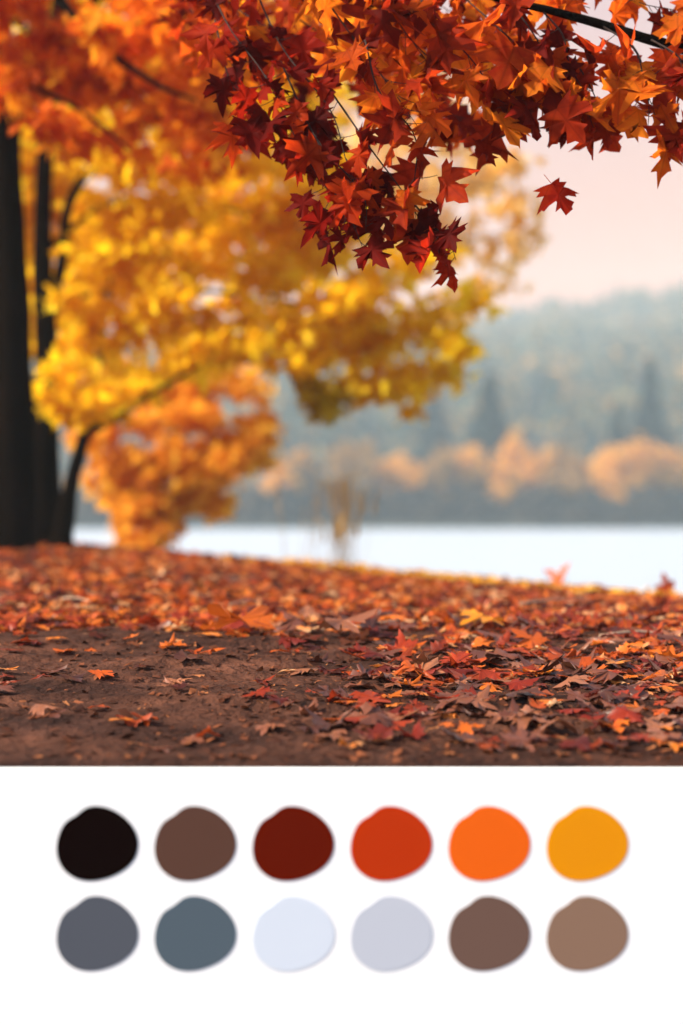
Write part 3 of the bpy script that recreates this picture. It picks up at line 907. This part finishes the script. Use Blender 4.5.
# yellow leaves heaped along the crest
mb = MB()
for k in range(420):
    px = rng.choice([rng.normal(460, 22), rng.normal(340, 60), rng.uniform(300, 683), rng.normal(600, 40)])
    c = px - 341.5
    d = 9.1 - c * 2 / 341 - rng.uniform(.0, .7)
    x = c / F * d
    litter_leaf(x, d, rng.uniform(.04, .08), .3, rng.uniform(.005, .025))
tag(mb.build('yellow_leaf_litter', M['fall_yellow']), 'bright yellow fallen leaves along the crest above the lake', 'leaf litter', kind='stuff')

# dry twigs
tw = [([(300, 636, 4.08), (340, 634, 4.10), (400, 632, 4.15)], .006, 'pale dry twig lying along the middle of the litter edge'),
      ([(60, 606, 4.9), (90, 612, 4.75)], .004, 'short pale twig on the leaf litter at left'),
      ([(230, 612, 4.7), (262, 600, 4.95)], .004, 'short pale twig on the litter behind the large orange leaf'),
      ([(520, 606, 4.9), (590, 600, 5.1)], .005, 'thin pale twig on the litter at right of centre'),
      ([(600, 645, 3.95), (670, 640, 4.0)], .006, 'pale twig on the path edge near the right side')]
for (ln, r, lb) in tw:
    pts = []
    for (px, rw, d) in ln:
        d = float(dm(d))
        x = (px - 341.5) / F * d
        pts.append(np.array([x, d, path_top(x, d) + r * 1.5 + (.02 if d > PEND - .1 else 0)]))
    if len(pts) == 2:
        mid = (pts[0] + pts[1]) / 2 + np.array([0, .02, .008]); pts = [pts[0], mid, pts[1]]
    o0 = pts[1]
    mb = MB(); tube(mb, [p - o0 for p in pts], r, r * .5, n=6, steps=12, rough=.08)
    o = mb.build('twig', M['drytwig'], smooth=True); o.location = o0
    tag(o, lb, 'twig')

# ------------------------------------------------------------------ palette graphic with twelve swatches, built as a board the place lacks
BF = 2.84
M['white'] = paint_mat('white_board_paint', (.88, .91, .94))
board = thing('palette_graphic', (0, BF + .013, 0), 'colour palette graphic with twelve round swatches, built as a low white board', 'board')
top = H - (770 - 512) / F * BF


def box_bevel(w, d, h, bev):
    import bmesh
    bm = bmesh.new()
    bmesh.ops.create_cube(bm, size=1)
    for v_ in bm.verts:
        v_.co = Vector((v_.co.x * w, v_.co.y * d, v_.co.z * h))
    bmesh.ops.bevel(bm, geom=list(bm.edges), offset=bev, segments=2, affect='EDGES')
    return bm


bm = box_bevel(1.7, .026, top, .0015)
me = bpy.data.meshes.new('panel'); bm.to_mesh(me); bm.free()
me.materials.append(M['white'])
o = bpy.data.objects.new('panel', me); COL.objects.link(o); o.parent = board; o.location = (0, 0, top / 2)

blob = []
for k in range(64):
    a = 2 * math.pi * k / 64
    r = 1 + .035 * math.cos(3 * a + .6) + .03 * math.cos(2 * a - 1.0)
    r -= .085 * math.exp(-((a - 2.15) / .27) ** 2)       # the notch at upper left
    blob.append((math.cos(a) * r, math.sin(a) * r))
blob = np.array(blob)
blob -= (blob.max(0) + blob.min(0)) / 2
blob /= blob.max(0)
cols = ['#0f0302', '#624337', '#681503', '#c8380b', '#fc6a15', '#f69a0b', '#5b5e66', '#5a6770', '#e6edf7', '#d0d3dc', '#765a4e', '#967560']
names = ['black', 'dark brown', 'maroon', 'rust red', 'bright orange', 'amber yellow', 'slate grey', 'blue grey', 'pale ice blue', 'light grey', 'cocoa brown', 'tan']
for i in range(12):
    px = 97.5 + 98 * (i % 6)
    rw = 843.5 if i < 6 else 933.5
    c = P(px, rw, BF)
    a, bb = 40.7 / F * BF, 37.3 / F * BF
    t = .0006
    n = len(blob)
    fr_ = np.column_stack([blob[:, 0] * a, np.full(n, -t), blob[:, 1] * bb])
    fr2 = np.column_stack([blob[:, 0] * a * 1.004, np.full(n, .0), blob[:, 1] * bb * 1.004])
    v = np.vstack([fr_, fr2, [[0, -t, 0]]])
    idx = np.arange(n)
    mb = MB()
    mb.add(v, np.stack([np.full(n, 2 * n), (idx), (idx + 1) % n], 1))
    mb.f.append(np.stack([idx, n + idx, n + (idx + 1) % n, (idx + 1) % n], 1))
    o = mb.build('swatch', paint_mat('swatch_paint_' + names[i].replace(' ', '_'), tuple(min(.9, q_ * k_) for q_, k_ in zip(lin(cols[i]), (.80, .845, .90)))), board)
    o.location = (c[0], -.0132, c[2])
    o['label'] = names[i] + ' palette swatch'

# ------------------------------------------------------------------ haze over the lake
m, nt, N, L = new_mat('lake_haze')
out = N.new('ShaderNodeOutputMaterial')
pv = N.new('ShaderNodeVolumePrincipled')
pv.inputs['Color'].default_value = (.72, .90, 1.0, 1)
pv.inputs['Density'].default_value = .00105
pv.inputs['Density Attribute'].default_value = ''
pv.inputs['Temperature Attribute'].default_value = ''
pv.inputs['Anisotropy'].default_value = .0
L.new(pv.outputs[0], out.inputs['Volume'])
mb = MB()
x0, x1, y0, y1, z0, z1 = -520, 520, -30, 660, -10, 105
mb.add([(x0, y0, z0), (x1, y0, z0), (x1, y1, z0), (x0, y1, z0), (x0, y0, z1), (x1, y0, z1), (x1, y1, z1), (x0, y1, z1)],
       [(3, 2, 1, 0), (4, 5, 6, 7), (0, 1, 5, 4), (1, 2, 6, 5), (2, 3, 7, 6), (3, 0, 4, 7)])
tag(mb.build('haze', m), 'pale morning haze over the lake and the far hills', 'haze', kind='stuff')

# ------------------------------------------------------------------ light
EL, AZ = R(41), R(256)
sd = Vector((math.sin(AZ) * math.cos(EL), math.cos(AZ) * math.cos(EL), math.sin(EL)))
ld = bpy.data.lights.new('sun', 'SUN')
ld.energy = 5.0
ld.angle = R(.6)
ld.color = (1, .86, .66)
so = bpy.data.objects.new('sun', ld); COL.objects.link(so)
so.rotation_euler = sd.to_track_quat('Z', 'Y').to_euler()
so.location = sd * 50

w = bpy.data.worlds.new('World'); S.world = w; w.use_nodes = True
N, L = w.node_tree.nodes, w.node_tree.links
N.clear()
wo = N.new('ShaderNodeOutputWorld'); bg = N.new('ShaderNodeBackground')
sky = N.new('ShaderNodeTexSky'); sky.sky_type = 'NISHITA'; sky.sun_disc = False
sky.sun_elevation = EL; sky.sun_rotation = AZ; sky.dust_density = 2.5; sky.air_density = 1.0
tc = N.new('ShaderNodeTexCoord'); sp = N.new('ShaderNodeSeparateXYZ'); L.new(tc.outputs['Generated'], sp.inputs[0])
rp = ramp_node(N, [(0, (1.42, .43, .195)), (.2, (1.42, .435, .20)), (.33, (1.55, .60, .38)), (.6, (1.1, .80, .70)), (.8, (1, 1, 1))]); L.new(sp.outputs['Z'], rp.inputs[0])
fy = N.new('ShaderNodeMapRange'); fy.inputs['From Min'].default_value = -.1; fy.inputs['From Max'].default_value = .8
L.new(sp.outputs['Y'], fy.inputs['Value'])
rose = N.new('ShaderNodeMixRGB'); rose.inputs[1].default_value = (1.02, 1, .98, 1)
L.new(fy.outputs[0], rose.inputs[0]); L.new(rp.outputs[0], rose.inputs[2])
mx = N.new('ShaderNodeMixRGB'); mx.blend_type = 'MULTIPLY'; mx.inputs[0].default_value = 1
L.new(sky.outputs[0], mx.inputs[1]); L.new(rose.outputs[0], mx.inputs[2])
L.new(mx.outputs[0], bg.inputs['Color'])
bg.inputs['Strength'].default_value = .14
L.new(bg.outputs[0], wo.inputs['Surface'])

# ------------------------------------------------------------------ camera
cd = bpy.data.cameras.new('camera')
cd.sensor_fit = 'HORIZONTAL'; cd.sensor_width = 24; cd.lens = F / 683 * 24
cd.clip_start = .05; cd.clip_end = 3000
cd.dof.use_dof = True; cd.dof.focus_distance = 3.75
cd.dof.aperture_fstop = cd.lens / 1000 / (68 / F)
cd.dof.aperture_blades = 0
cam = bpy.data.objects.new('camera', cd); COL.objects.link(cam)
cam.location = (0, 0, H); cam.rotation_euler = (R(90), 0, 0)
S.camera = cam
S.view_settings.view_transform = 'Standard'
S.view_settings.look = 'None'
S.view_settings.exposure = 1.1
S.view_settings.gamma = 1
S.cycles.max_bounces = 14
S.cycles.diffuse_bounces = 8
S.cycles.transmission_bounces = 10
S.cycles.volume_bounces = 1
S.cycles.use_denoising = True
